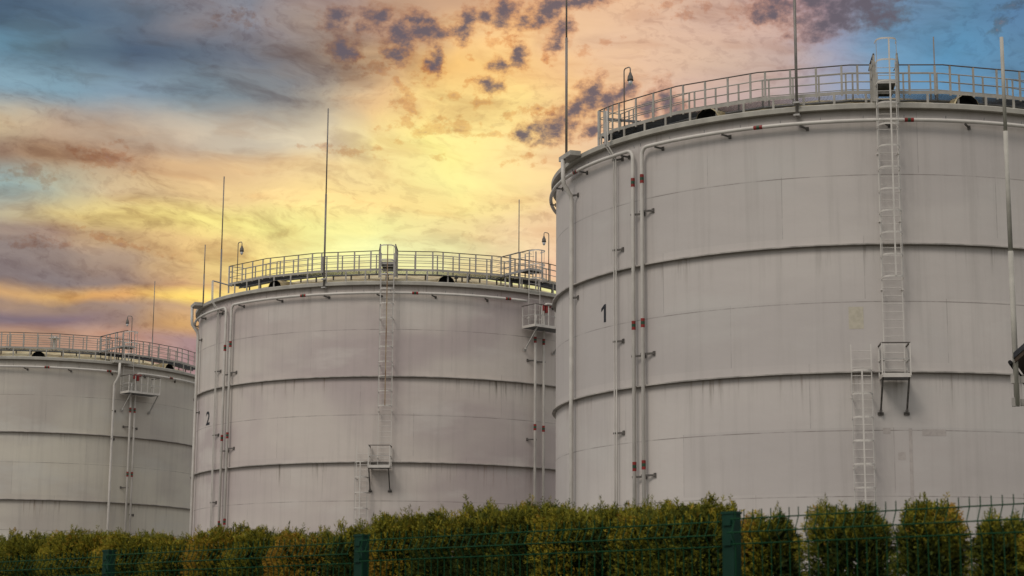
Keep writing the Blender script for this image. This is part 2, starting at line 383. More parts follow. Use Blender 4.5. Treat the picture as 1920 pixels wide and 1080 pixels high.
def tag(o, label=None, cat=None, group=None, kind=None):
    for k, v in (('label', label), ('category', cat), ('group', group), ('kind', kind)):
        if v: o[k] = v
    return o
def empty(name, loc, rz=0):
    o = bpy.data.objects.new(name, None); C.objects.link(o); o.location = loc; o.rotation_euler = (0, 0, rz); o.empty_display_size = .5; return o

# ------------------------------------------------------------------ ground
gm = mat('short_grass_ground', (.045, .06, .02), .95, 0, .3, .6, tint=(.07, .055, .03), bump=.6)
b = MB(); b.lathe([(0.01, 0), (30, 0), (120, 0), (600, 0), (5000, 0)], n=64); b.build('ground', gm, loc=(0, 60, 0))['kind'] = 'structure'
am = mat('pale_concrete_apron', (.22, .21, .195), .9, 0, .2, .4, bump=.3)
b = MB(); b.face([0, 1, 2, 3]); b.v = [(-90, 45, .02), (60, 45, .02), (60, 190, .02), (-90, 190, .02)]
b.build('pavement', am)['kind'] = 'structure'

# ------------------------------------------------------------------ storage tanks
TR = 12.0
class Tank:
    def __init__(s, cx, cy, label, shell, dz=0.0, wl=0.0, rc=35.5):
        s.wl = wl; s.rc = rc
        s.c = Vector((cx, cy, dz)); s.a0 = math.atan2(-cy, -cx)
        s.root = empty('storage_tank', s.c); tag(s.root, label, 'storage tank', 'storage tanks of the depot')
        s.shellm = shell
    def ang(s, az): return s.a0+R(az)
    def er(s, az): a = s.ang(az); return Vector((math.cos(a), math.sin(a), 0))
    def et(s, az): a = s.ang(az); return Vector((-math.sin(a), math.cos(a), 0))
    def P(s, az, r, z): return s.er(az)*r+Vector((0, 0, z))
    def arc(s, a, b_, r, z, step=1.5):
        n = max(2, int(abs(b_-a)/step)+1); return [s.P(a+(b_-a)*i/(n-1), r, z) for i in range(n)]

SIDE = 15.65
def rail_pt(T, verts_az, az, r, z):
    """point on the polygonal guard rail (straight between its corners)"""
    for a, b_ in zip(verts_az, verts_az[1:]):
        if a-1e-6 <= az <= b_+1e-6:
            p, q = T.P(a, r, z), T.P(b_, r, z); return p.lerp(q, (az-a)/(b_-a))
    return T.P(az, r, z)

def build_shell(T):
    b = MB(); b.lathe([(TR, 0), (TR, 4), (TR, 8), (TR, 12), (TR, 16), (TR, RIM_Z+.02)], n=192)
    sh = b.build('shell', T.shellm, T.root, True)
    for z0 in RING_Z:
        b = MB(); h = .075
        b.lathe([(TR+.004, z0-.05), (TR+.15, z0-.05), (TR+.15, z0-.005), (TR+.004, z0-.005)], n=192, closed=True)
        # stiffener plates below the flange
        o = b.build('stiffening_ring', 'ring', T.root)
    b = MB()
    b.lathe([(TR+.004, RIM_Z), (TR+.20, RIM_Z), (TR+.21, RIM_Z+.16), (TR+.15, RIM_Z+.20), (TR-.15, RIM_Z+.21), (TR-.15, RIM_Z+.02)], n=192, closed=True)
    b.build('rim', 'rim', T.root)
    # shallow dome: large radius of curvature, edge slope about 20 degrees
    RC = T.rc; r1 = TR-.1; zc = RIM_Z+.2-math.sqrt(RC*RC-r1*r1)
    prof = [(r1*(1-i/14)+.001, zc+math.sqrt(RC*RC-(r1*(1-i/14))**2)) for i in range(15)]
    b = MB(); base = []
    n = 192
    for i in range(n):
        a = 2*math.pi*i/n
        for r, z in prof:
            rp = .035*math.sin(a*36)*min(1, (r1-r)*1.2)*(r/r1) if r > 1 else 0
            b.v.append((r*math.cos(a), r*math.sin(a), z+rp))
    k = len(prof)
    for i in range(n):
        for j in range(k-1):
            b.face((i*k+j, ((i+1) % n)*k+j, ((i+1) % n)*k+j+1, i*k+j+1))
    b.build('roof', 'roof', T.root, True)
    T.roofz = lambda r: zc+math.sqrt(RC*RC-r*r)

def hood(T, az):
    """eight-sided breather cowl: opening faces outwards at the rim, body runs up the roof"""
    er, et = T.er(az), T.et(az); up = Vector((0, 0, 1))
    sec = [(-.46, 0), (-.36, .22), (-.17, .36), (.17, .36), (.36, .22), (.46, 0)]
    def ring(rad, z0, sc, wd=1.0): return [er*rad+et*(u*wd)+up*(z0+v*sc) for u, v in sec]
    R0 = ring(TR+.02, RIM_Z+.20, 1.0); R1 = ring(TR-.45, RIM_Z+.27, 1.0, .95); R2 = ring(TR-1.5, T.roofz(TR-1.5)-.02, .05, .7)
    b = MB(); n = 6
    b.v = [tuple(p) for rg in (R0, R1, R2) for p in rg]
    for k in range(2):
        for j in range(n-1): b.face((k*n+j, k*n+j+1, (k+1)*n+j+1, (k+1)*n+j))
    o = b.build('vent_cowl', 'roof', T.root)
    b = MB(); I0 = ring(TR+.0, RIM_Z+.21, .95, .95); I1 = ring(TR-.35, RIM_Z+.26, .8, .8)
    b.v = [tuple(p) for rg in (I0, I1) for p in rg]
    for j in range(n-1): b.face((j, n+j, n+j+1, j+1))
    b.face((0, 5, 11, 6)); b.face([6, 7, 8, 9, 10, 11])
    b.build('cowl_opening', 'black', o)
    return o

HR = 21.70      # top of the guard rail
def lifted(fn):
    """builds walk parts at the height of this tank's own walk"""
    def g_(T, *a, **k):
        old = set(T.root.children); r = fn(T, *a, **k)
        for o in T.root.children:
            if o not in old: o.location.z += T.wl
        return r
    return g_
@lifted
def build_walkway(T, verts, gap=None, ramp=None):
    """outer and inner guard rails with the grating walk between; gap: azimuths left open for the ladder exit"""
    a0, a1 = verts[0], verts[-1]
    ro, ri = 11.98, 11.02
    segs = list(zip(verts, verts[1:]))
    # deck: grating strip with edge channels and pipe beams under it
    b = MB()
    for p, q in segs:
        A, B, Cc, D = (T.P(p, ro-.03, 20.645), T.P(q, ro-.03, 20.645), T.P(q, ri+.02, 20.645), T.P(p, ri+.02, 20.645))
        ln = (B-A).length; nb = int(ln/(.05 if T.wl == 0 else .07))
        for i in range(nb+1): b.bar(A.lerp(B, i/nb), D.lerp(Cc, i/nb), .006, .022)
        for i in range(1, 8): b.bar(A.lerp(D, i/8), B.lerp(Cc, i/8), .008, .008)
    w = b.build('walkway', 'dark', T.root)
    b = MB()
    for p, q in segs:
        b.tube([T.P(p, ri+.30, 20.575), T.P(q, ri+.30, 20.575)], .045, 8)
        b.bar(T.P(p, ri, 20.63), T.P(q, ri, 20.63), .05, .08)
    b.build('deck_beam', 'galv', w)
    b = MB()
    for p, q in segs:
        b.bar(T.P(p, ro, 20.70), T.P(q, ro, 20.70), .02, .12)
    b.build('toe_board', 'rail', w)
    for p, q in segs:
        for fr in (.17, .5, .83):
            for r in (ro, ri):
                c = T.P(p, r, 0).lerp(T.P(q, r, 0), fr)
                z0 = (RIM_Z+.18 if r == ro else T.roofz(r)-.03)-T.wl
                b = MB(); b.box((c.x, c.y, (z0+20.64)/2), T.er((p+q)/2)*.02, T.et((p+q)/2)*.04, (0, 0, (20.64-z0)/2))
                b.build('support_leg', 'rail' if r == ro else 'bracket', w)
    for r, nm in ((ro+.0, 'outer'), (ri, 'inner')):
        top = HR
        RL = {}
        for p, q in segs:
            parts = [(p, q)]
            if r == ro and gap:
                parts = []
                if p < gap[0]: parts.append((p, min(q, gap[0])))
                if q > gap[1]: parts.append((max(p, gap[1]), q))
                if ramp: parts = [(s0, min(e0, ramp)) if s0 < ramp else (s0, e0) for s0, e0 in parts]
                parts = [(s0, e0) for s0, e0 in parts if e0-s0 > .2 and not (ramp and ramp <= s0 < gap[1])]
            for s0, e0 in parts:
                pp_ = lambda a_, z_: T.P(p, r, z_).lerp(T.P(q, r, z_), (a_-p)/(q-p))
                side_ = 1 if (r == ro and gap and s0 >= gap[1]) else 0
                if side_ not in RL: RL[side_] = (MB(), MB())
                rail, mid = RL[side_]
                rail.tube([pp_(s0, top), pp_(e0, top)], .024 if r == ro else .022, 8)
                for zz in (21.08, 21.38): mid.tube([pp_(s0, zz), pp_(e0, zz)], .016, 6)
        for rail, mid in RL.values():
            g_ = rail.build('guard_rail', 'handrail' if r == ro else 'rail', T.root)
            mid.build('mid_rail', 'rail', g_)
        for p, q in segs:
            for fr in (.085, .36, .64, .915) if r == ro else (.04, .33, .64, .96):
                az = p+(q-p)*fr
                if r == ro and gap and gap[0]-.1 < az < gap[1]+.1: continue
                if r == ro and ramp and ramp-.1 < az < gap[1]: continue
                c = T.P(p, r, 0).lerp(T.P(q, r, 0), fr); am_ = (p+q)/2
                b = MB(); b.box((c.x, c.y, (20.6+top)/2), T.er(am_)*.018, T.et(am_)*(.036 if r == ro else .03), (0, 0, (top-20.6)/2))
                b.build('rail_post', 'rail', g_)
    # end post and diagonal gate bar at the open end
    b = MB(); p = T.P(a0, ro, 0); q = T.P(a0, ri, 0)
    b.box((p.x, p.y, 20.95), T.er(a0)*.02, T.et(a0)*.055, (0, 0, .75))
    b.tube([(p.x, p.y, HR), (q.x, q.y, HR)], .022, 6)
    for zz in (21.08, 21.38): b.tube([(p.x, p.y, zz), (q.x, q.y, zz)], .016, 6)
    b.build('end_gate', 'paint', w)

def ladder(T, az0, az1, z0, z1, cage_z0, cage_z1, hoop0, strap_mat='paint', exit_z=None, r=12.26, strap_off=.5, hoopstep=.76, strap_z0=None):
    azm = (az0+az1)/2; root = None
    et, er = T.et(azm), T.er(azm); hw = TR*R(az1-az0)/2*1.01
    c = T.P(azm, r, 0)
    b = MB()
    for s in (-1, 1): b.bar(c+et*hw*s+Vector((0, 0, z0)), c+et*hw*s+Vector((0, 0, z1)), .035, .018, up=er)
    for zz in [z0+.5+i*2.4 for i in range(int((min(z1, 20)-z0-.5)/2.4)+1)]:
        for s in (-1, 1):
            b.bar(c+et*hw*s+Vector((0, 0, zz)), T.P(azm, TR, 0)+et*hw*s+Vector((0, 0, zz)), .03, .03)
            b.box(c+et*hw*s*1.04+Vector((0, 0, zz-.02)), er*.05, et*.03, (0, 0, .03))
    root = b.build('ladder', 'pipe', T.root)
    n = int((z1-z0)/.28)
    for i in range(n):
        b = MB(); zz = z0+.14+i*.28; b.tube([c-et*hw+Vector((0, 0, zz)), c+et*hw+Vector((0, 0, zz))], .012, 5); b.build('rung', 'pipe', root)
    z = cage_z0
    hr = hw*1.06; dep = .62
    def hp(a, zz): return c+et*(hr*math.cos(a))+er*(dep*math.sin(a)**.8 if math.sin(a) > 0 else 0)+Vector((0, 0, zz))
    def hs(a):  # U shaped hoop
        return (hr*math.copysign(abs(math.cos(a))**.6, math.cos(a)), dep*abs(math.sin(a))**.6)
    k = 0
    while z <= cage_z1+.01:
        b = MB(); pts = []
        for i in range(17):
            u, v = hs(math.pi*i/16); pts.append(c+et*u+er*v+Vector((0, 0, z)))
        for p, q in zip(pts, pts[1:]): b.bar(p, q, .008, .06, up=(0, 0, 1))
        b.build('cage_hoop', 'pipe', root); z += hoopstep
    zt = z-hoopstep
    sz = cage_z0 if strap_z0 is None else strap_z0
    b = MB(); b.bar(c+er*(dep+.01)+et*(hr*(strap_off-.5))+Vector((0, 0, sz)), c+er*(dep+.01)+et*(hr*(strap_off-.5))+Vector((0, 0, zt+.02)), .055, .014, up=er)
    b.build('cage_strap', strap_mat, root)
    b = MB()
    for a in (.42, math.pi-.42):
        u, v = hs(a); p = c+et*u*1.0+er*(v+.0)
        b.bar(p+Vector((0, 0, cage_z0)), p+Vector((0, 0, zt)), .022, .008, up=er)
    b.build('cage_strap', 'paint', root)
    return root

@lifted
def exit_step(T, az0, az1):
    """sloped landing plate and flared handrails where the caged ladder meets the walkway"""
    az = (az0+az1)/2; er, et = T.er(az), T.et(az); hw = TR*R(az1-az0)/2
    def q(r, u, z): return T.P(az, r, z)+et*u
    b = MB()
    b.hexa([q(12.2, -hw, 20.98), q(12.2, hw, 20.98), q(11.35, hw*.85, 20.70), q(11.35, -hw*.85, 20.70),
            q(12.2, -hw, 21.05), q(12.2, hw, 21.05), q(11.35, hw*.85, 20.77), q(11.35, -hw*.85, 20.77)])
    o = b.build('landing', 'galv', T.root)
    b = MB(); b.bar(q(12.21, -hw-.02, 21.0), q(12.21, hw+.02, 21.0), .03, .14)
    for s in (-1, 1): b.bar(q(12.21, hw*s, 20.99), q(11.35, hw*.85*s, 20.71), .03, .12)
    b.build('landing_frame', 'paint', o)
    for s in (-1, 1):
        h = (hw+.06)*s
        b = MB(); b.tube([q(11.95, h*1.22, HR), q(12.30, h, 21.98)], .032, 8)
        b.tube([q(11.2, h*1.1, HR), q(11.95, h*1.22, HR)], .02, 8)
        e = b.build('exit_handrail', 'handrail', T.root)
        b = MB()
        b.box(q(12.28, h, 21.1), er*.018, et*.035, (0, 0, .85)); b.box(q(11.98, h*1.2, 20.98), er*.018, et*.035, (0, 0, .72))
        b.box(q(12.12, h*1.08, 21.1), er*.018, et*.025, (0, 0, .8))
        for zz in (21.3, 21.65): b.tube([q(11.95, h*1.22, zz-.2), q(12.28, h, zz)], .014, 6)
        b.build('exit_post', 'rail', e)

def platform(T, az0, az1, z, depth, rails=1.1, close_left=True, braces=(.04, .96), posts=4, bm='bracket'):
    er, et = T.er((az0+az1)/2), T.et((az0+az1)/2); azm = (az0+az1)/2; hw = TR*R(az1-az0)/2
    rin, ro = TR+.06, TR+depth
    def q(r, u, zz): return T.P(azm, r, zz)+et*u
    b = MB(); b.hexa([q(rin, -hw, z-.04), q(rin, hw, z-.04), q(ro, hw, z-.04), q(ro, -hw, z-.04), q(rin, -hw, z), q(rin, hw, z), q(ro, hw, z), q(ro, -hw, z)])
    o = b.build('platform', 'galv', T.root)
    b = MB()
    for u0, u1, r0, r1 in ((-hw, hw, ro, ro), (-hw, -hw, rin, ro), (hw, hw, rin, ro)):
        b.bar(q(r0, u0, z+.02), q(r1, u1, z+.02), .02, .14)
    b.build('edge_channel', 'pipe', o)
    b = MB()
    for u0, u1, r0, r1 in ((-hw, hw, ro, ro), (hw, hw, rin, ro))+(((-hw, -hw, rin, ro),) if close_left else ()):
        b.bar(q(r0, u0, z+rails), q(r1, u1, z+rails), .05, .04)
    gr = b.build('guard_rail', 'handrail', o)
    b = MB()
    for u0, u1, r0, r1 in ((-hw, hw, ro, ro), (hw, hw, rin, ro))+(((-hw, -hw, rin, ro),) if close_left else ()):
        b.bar(q(r0, u0, z+rails*.52), q(r1, u1, z+rails*.52), .03, .03)
    b.build('mid_rail', 'paint', gr)
    for i in range(posts):
        u = -hw+2*hw*i/(posts-1); b = MB(); b.box(q(ro, u, z+rails/2), er*.02, et*.022, (0, 0, rails/2)); b.build('rail_post', 'pipe', gr)
    for s in (-1, 1): b = MB(); b.box(q(rin+.05, hw*s, z+rails/2), er*.02, et*.022, (0, 0, rails/2)); b.build('rail_post', 'pipe', gr)
    for k in braces:
        u = -hw+2*hw*k; b = MB(); b.bar(q(ro-.08, u, z-.05), q(TR+.05, u, z-1.15), .06, .06, up=er)
        b.box(q(TR+.02, u, z-1.18), er*.02, et*.10, (0, 0, .05)); b.box(q(TR+.10, u, z-1.1), er*.08, et*.04, (0, 0, .05))
        b.build('brace', bm, o)
    return o

def bands(T, parent, az, r, zs, rad=.075, h=.11):
    for zc in zs:
        b = MB()
        for dz, mi in ((-h, 0), (0, 1), (h, 0)):
            b.tube([T.P(az, r, zc+dz-h/2), T.P(az, r, zc+dz+h/2)], rad+.006, 12, mi)
        b.build('marker_band', ['red', 'green'], parent)
def hband(T, parent, az, r, z, rad=.065, w=.5):
    b = MB()
    for k, mi in ((-1, 0), (0, 1), (1, 0)):
        b.tube([T.P(az+k*w-w/2, r, z), T.P(az+k*w+w/2, r, z)], rad+.006, 12, mi)
    b.build('marker_band', ['red', 'green'], parent)
def wall_bracket(T, parent, az, r, z, side=1, ln=.36):
    b = MB(); er, et = T.er(az), T.et(az)
    b.bar(T.P(az, r+.02, z)-et*.10*side, T.P(az, TR+.03, z)+et*ln*side, .045, .07)
    b.box(T.P(az, TR+.02, z)+et*ln*side, er*.02, et*.05, (0, 0, .08))
    b.build('pipe_bracket', 'bracket', parent)
def riser(T, az, z0, z1, r=12.22, rad=.07, marks=(), brk=(), side=1, ring=None, ring_az=None, hooks=()):
    """cooling water riser; with ring_az it bends at the top and follows the tank wall"""
    pts = [T.P(az, r, z0), T.P(az, r, z1-.32)]
    if ring_az is not None:
        sg = 1 if ring_az > az else -1
        for k in range(1, 6):
            a = math.pi/2*k/6; pts.append(T.P(az+sg*1.3*(1-math.cos(a)), r, z1-.32+.32*math.sin(a)))
        pts += T.arc(az+sg*1.3, ring_az, r, z1, 1.5)
    else: pts.append(T.P(az, r, z1))
    b = MB(); b.tube(pts, rad, 12); o = b.build('water_pipe', 'pipe', T.root, True)
    bands(T, o, az, r, marks, rad)
    for z in brk: wall_bracket(T, o, az, r, z, side)
    if ring_az is not None:
        sg = 1 if ring_az > az else -1; a = az+sg*3.0; k = 0
        while abs(a-ring_az) > 2 and abs(a-az) < abs(ring_az-az):
            b = MB(); b.bar(T.P(a, r+.02, z1-.09), T.P(a+1.1, TR+.03, z1-.16), .05, .06); b.box(T.P(a+1.1, TR+.03, z1-.16), T.er(a)*.02, T.et(a)*.05, (0, 0, .07)); b.build('pipe_bracket', 'bracket', o)
            b = MB(); 
            for q in (-3.2, 3.4): b.tube([T.P(a+q, r, z1+.05), T.P(a+q, r+.02, z1+.17)], .012, 5)
            b.build('spray_nozzle', 'galv', o); a += sg*13.5
        for h_ in hooks: hband(T, o, h_, r, z1, rad)
    return o
def drain(T, az, brk, box_az=2.2):
    b = MB(); et = T.et(az); zt = 20.12
    ra = .085
    b.tube([T.P(az+.6, 12.62, zt), T.P(az+.6, 12.60, 19.35), T.P(az+.45, 12.56, 19.15), T.P(az, 12.24, 18.75), T.P(az-.05, 12.20, 18.55), T.P(az-.1, 12.20, 12), T.P(az-.1, 12.20, .1)], ra, 12)
    o = b.build('drain_pipe', 'pipe', T.root, True)
    b = MB(); b.box(T.P(az+1.6, 12.42, zt+.10), T.er(az)*.22, et*.62, (0, 0, .09)); b.build('gutter_box', 'rim', o)
    for z in brk: wall_bracket(T, o, az, 12.24, z, 1, .22)
def cable_line(T, az, ztop, brk, arm=None):
    o = None
    for k in (-.55, .05):
        b = MB(); b.tube([T.P(az+k, 12.52, ztop), T.P(az+k, 12.50, 20.0), T.P(az+k+.3, 12.16, 19.5), T.P(az+k+.3, 12.16, 10), T.P(az+k+.3, 12.16, .2)], .028, 8)
        q = b.build('cable_conduit', 'pipe', o or T.root, True); o = o or q
    b = MB(); b.bar(T.P(az-.25, 12.55, 20.0), T.P(az-.25, 12.55, ztop), .12, .015, up=T.er(az)); b.build('cable_tray', 'paint', o) if arm is None else None
    for z in brk: wall_bracket(T, o, az, 12.16, z, 1, .30)
    if arm:
        b = MB(); b.tube([T.P(az-.25, 12.52, ztop)]+[T.P(az-.25+(arm-az)*i/4, 12.5-.14*i, ztop-.1*i) for i in range(1, 5)], .035, 8); b.build('conduit_arm', 'galv', o)
def cable_bundle(T, az0, az1):
    rnd = random.Random(5); b = MB()
    for i in range(9):
        pts = []
        for k in range(7):
            t = k/6; pts.append(T.P(az0+(az1-az0)*t, 11.9-.3*t+rnd.uniform(-.05, .05), 20.25+.45*t+.12*math.sin(t*7+i)+rnd.uniform(0, .12)))
        b.tube(pts, .018, 5)
    b.build('cable_bundle', 'dark', T.root)
    b = MB(); b.bar(T.P(az0+1.5, 12.0, 21.25), T.P(az1+2, 11.5, 20.75), .09, .09); b.build('cable_tray', 'galv', T.root)
def rod(T, az=None, xy=None, z0=20.1, z1=29.7, r=12.24, rad=.052, foot=True):
    p = T.P(az, r, 0) if az is not None else Vector((xy[0], xy[1], 0))
    b = MB(); zm = z0+(z1-z0)*.52
    b.tube([(p.x, p.y, z0), (p.x, p.y, zm)], rad, 10); b.tube([(p.x, p.y, zm), (p.x, p.y, z1)], rad*.68, 8)
    o = b.build('lightning_rod', 'rod', T.root, True)
    if foot:
        b = MB(); er = p.normalized(); et = Vector((-er.y, er.x, 0))
        for zz in (z0+.05, z0+.5): b.box((p.x, p.y, zz), er*.12, et*.11, (0, 0, .03))
        b.box(Vector((p.x, p.y, z0+.27))-er*.1, er*.03, et*.07, (0, 0, .25)); b.build('rod_foot', 'paint', o)
@lifted
def lamp(T, az, side, z0=20.7, z1=22.95, r=12.02):
    et = T.et(az)*side; p = T.P(az, r, 0)
    b = MB(); w = .36
    pts = [p+Vector((0, 0, z0)), p+Vector((0, 0, z1-.12))]
    for k in range(1, 5): a = math.pi/2*k/4; pts.append(p+et*.1*(1-math.cos(a))+Vector((0, 0, z1-.12+.1*math.sin(a))))
    pts.append(p+et*(w-.1)+Vector((0, 0, z1-.02)))
    for k in range(1, 5): a = math.pi/2*k/4; pts.append(p+et*(w-.1+.1*math.sin(a))+Vector((0, 0, z1-.12+.1*math.cos(a))))
    pts.append(p+et*w+Vector((0, 0, z1-.26)))
    b.tube(pts, .024, 8); o = b.build('lamp_post', 'rod', T.root, True)
    c = p+et*w
    def lt(name, prof, m_):
        b = MB()
        for rr0, zz0 in [(0, 0)]: pass
        b.lathe(prof, n=14); q = b.build(name, m_, o, True); q.location = c+Vector((0, 0, z1)); return q
    lt('lamp_housing', [(.001, -.24), (.045, -.25), (.06, -.32), (.10, -.40), (.11, -.50), (.125, -.56), (.10, -.57), (.001, -.57)], 'bracket')
    lt('lamp_glass', [(.001, -.575), (.085, -.58), (.08, -.66), (.05, -.73), (.001, -.76)], 'glass')
def number(T, txt, az, z, h, sx=1.0):
    cu = bpy.data.curves.new('number', 'FONT'); cu.body = txt; cu.size = h*1.38; cu.align_x = 'CENTER'; cu.offset = .022; cu.resolution_u = 6
    tmp = bpy.data.objects.new('tmp', cu); C.objects.link(tmp); bpy.context.view_layer.update()
    me = bpy.data.meshes.new_from_object(tmp.evaluated_get(bpy.context.evaluated_depsgraph_get())); bpy.data.objects.remove(tmp)
    ys = [v.co.y for v in me.vertices]; mid = (min(ys)+max(ys))/2
    for v in me.vertices:
        a = T.ang(az)+v.co.x*sx/TR; rr = TR+.006
        v.co = Vector((rr*math.cos(a), rr*math.sin(a), z+v.co.y-mid))
    me.materials.clear(); me.materials.append(M['ink'])
    o = bpy.data.objects.new('number', me); C.objects.link(o); o.parent = T.root
def number_one(T, az, z, h):
    pts = [(.02, 0), (.23, 0), (.23, 1), (.07, 1), (-.24, .80), (-.24, .61), (.02, .77)]
    b = MB()
    for x, y in pts:
        a = T.ang(az)+(x*h)/TR; b.v.append(((TR+.006)*math.cos(a), (TR+.006)*math.sin(a), z+(y-.5)*h))
    b.face((0, 1, 2, 6)); b.face((2, 3, 4, 5, 6)); b.build('number', 'ink', T.root)
def wallpatch(T, az0, az1, z0, z1, m_):
    b = MB(); n = 4
    b.lathe([(TR+.004, z0), (TR+.004, z1)], math.degrees(T.ang(az0)), math.degrees(T.ang(az1)), 6); b.build('paint_patch', m_, T.root)
def service_deck(T, az0, az1, ladder_az, pipes, left_ring_end):
    """the valve platform on the right, its caged ladder up over the guard rail and the raised walk beside it"""
    pl = platform(T, az0, az1, 18.15, 1.15, 1.15, True, (.10, .97), 6, 'paint')
    # valve on the platform
    b = MB(); az = pipes[1]; b.tube([T.P(az, 12.45, 19.05), T.P(az, 12.45, 19.38)], .11, 10); b.tube([T.P(az-1.2, 12.45, 19.42), T.P(az+1.2, 12.45, 19.42)], .07, 10)
    b.tube([T.P(az-1.2, 12.45, 19.42), T.P(az-1.2, 12.45, 19.15)], .09, 10)
    b.build('valve', 'red', T.root)

@lifted
def raised_walk(T, a0, a1, r=12.02):
    """sloping ramp up to the ladder landing with its own rails"""
    am_ = a0+(a1-a0)*.62
    b = MB(); ri = 11.1
    def quad(p, q, zp, zq):
        A, B, Cc, D = T.P(p, r, zp), T.P(q, r, zq), T.P(q, ri, zq), T.P(p, ri, zp); lo = Vector((0, 0, .06))
        b.hexa([A-lo, B-lo, Cc-lo, D-lo, A, B, Cc, D])
    quad(a0, am_, 20.72, 21.22); quad(am_, a1, 21.22, 21.22)
    o = b.build('ramp', 'dark', T.root)
    b = MB()
    b.bar(T.P(a0, r+.02, 20.72), T.P(am_, r+.02, 21.22), .02, .12); b.bar(T.P(am_, r+.02, 21.22), T.P(a1, r+.02, 21.22), .02, .12); b.build('toe_board', 'paint', o)
    b = MB(); b.tube([T.P(a0-.6, r, HR), T.P(am_, r, HR+.55), T.P(a1-3.0, r, HR+.62)], .028, 8); gr = b.build('guard_rail', 'handrail', o)
    b = MB()
    for f_ in (.35, .68): b.tube([T.P(a0, r, 20.75+f_), T.P(am_, r, 21.25+f_), T.P(a1-3, r, 21.25+f_)], .016, 6)
    for f_ in (.35, .68, 1.05): b.tube([T.P(a0, ri, 20.75+f_), T.P(am_, ri, 21.25+f_), T.P(a1, ri, 21.25+f_)], .016, 6)
    b.build('mid_rail', 'paint', gr)
    for k in (.12, .38, .62, .80):
        a = a0+(a1-a0)*k; zz = 20.72+.5*min(1, k/.62)
        for rr in (r, ri):
            b = MB(); b.box(T.P(a, rr, (RIM_Z+.2-T.wl+zz+1.02)/2), T.er(a)*.018, T.et(a)*.032, (0, 0, (zz+1.02-RIM_Z-.2+T.wl)/2)); b.build('rail_post', 'paint', gr)

# ---- tank nearest, numbered 1
T1 = Tank(13.796, 76.139, 'largest and nearest grey white storage tank with black number 1 on its side', 'shell1', rc=30.5)
build_shell(T1)
V1 = [-51.1]+[-46.15+SIDE*i for i in range(8)]
build_walkway(T1, V1, gap=(4.3, 9.0))
for k in range(-2, 2): hood(T1, -24.3+44.8*k+(1.5 if k == -1 else 0)+.0)
T1.lad = ladder(T1, 4.97, 8.22, 10.7, 21.7, 13.95, 22.5, 12, 'pipe', strap_off=.66, hoopstep=.765)
exit_step(T1, 4.97, 8.22)
ladder(T1, -0.2, 2.97, 4.6, 11.7, 5.2, 11.5, 8, 'pipe', hoopstep=.79)
platform(T1, 4.2, 8.7, 10.52, .95, 1.12, True, (.02, .95), 2)
wall = (6.2, 9.8)
o = riser(T1, -39.7, .3, 19.60, marks=(18.36, 13.01, 7.87), brk=(17.15, 11.88, 7.50), ring_az=-170, hooks=(-58,))
o = riser(T1, -37.5, .3, 19.60, marks=(18.42, 13.05, 7.90), brk=(17.20, 11.92, 7.53), ring_az=60, hooks=(-14.5, 10.2, 35))
cable_line(T1, -44.9, 21.3, (19.45, 16.0, 12.56, 9.17)); cable_bundle(T1, -50, -41)
drain(T1, -60.2, (18.75, 14.7))
rod(T1, az=-7.9, z0=19.85); rod(T1, az=-60.2, r=12.42, z0=20.2, foot=False); rod(T1, xy=(5.9, 9.3), z0=20.6, z1=29.7-.0, rad=.045)
lamp(T1, -42.9, 1)
number_one(T1, -49.4, 13.76, .68)
wallpatch(T1, -.4, 2.0, 12.28, 13.05, 'patch_beige'); wallpatch(T1, 10.9, 14.8, 8.60, 8.82, 'patch_rose'); wallpatch(T1, 6.9, 8.1, 7.78, 8.04, 'patch_rose'); wallpatch(T1, 4.6, 5.8, 8.66, 8.86, 'patch_rose')
wallpatch(T1, 8.7, 9.25, 6.2, 8.85, 'patch_rose')

# ---- middle tank, numbered 2
T2 = Tank(-6.173, 109.821, 'middle grey storage tank with mauve stains and black number 2 near its left edge', 'shell2', -.035, .19)
build_shell(T2)
V2 = [-54.5]+[-50.6+i*15.65*.9 if i == 0 else -54.9+SIDE*i for i in range(1, 9)]
build_walkway(T2, V2, gap=(-7.2, -2.4))
for az in (-36.0, 9.9, 54.7): hood(T2, az)
ladder(T2, -6.4, -3.2, 10.5, 21.7, 13.6, 22.4, 12, 'rust', strap_off=.62, hoopstep=.765)
exit_step(T2, -6.4, -3.2)
ladder(T2, -11.5, -8.5, 4.6, 11.6, 5.2, 11.4, 8, 'pipe', hoopstep=.79)
platform(T2, -8.3, -3.1, 10.45, .95, 1.10, True, (.02, .95), 2)
riser(T2, -53.4, .3, 19.55, marks=(17.30, 12.4, 7.8), brk=(15.83, 11.7, 7.4), ring_az=-170)
riser(T2, -50.9, .3, 19.60, marks=(17.45, 12.5, 7.9), brk=(15.9, 11.8, 7.5), ring_az=31.5, hooks=(-26.5, 2.0, 26))
cable_line(T2, -58.3, 21.15, (19.33, 16.13, 12.64, 9.0), arm=-53)
drain(T2, -73.6, (18.3, 14.2))
rod(T2, az=-20.9, z0=19.90); rod(T2, xy=(-11.54, 3.6), z0=20.2); rod(T2, xy=(6.6, 10.1), z0=20.2, z1=29.9, rad=.045); rod(T2, az=-70.9, r=12.1, z0=20.2, z1=23.7, rad=.042, foot=False)
lamp(T2, -50.3, 1, z1=22.9); lamp(T2, 39.5, -1, z1=23.4)
number(T2, '2', -64.2, 13.7, .76, 1.15)
service_deck(T2, 30.4, 41.5, (32.2, 35.6), (34.25, 37.0), 31.5)
ladder(T2, 32.0, 35.5, 18.2, 21.7, 20.8, 22.4, 3, 'paint', hoopstep=.76)
raised_walk(T2, 25.5, 37.5)
riser(T2, 34.25, .3, 18.9, marks=(17.56, 12.88), brk=(16.44, 12.23), side=-1)
riser(T2, 37.0, .3, 19.60, marks=(17.50, 12.84), brk=(16.42,), side=-1, ring_az=95)

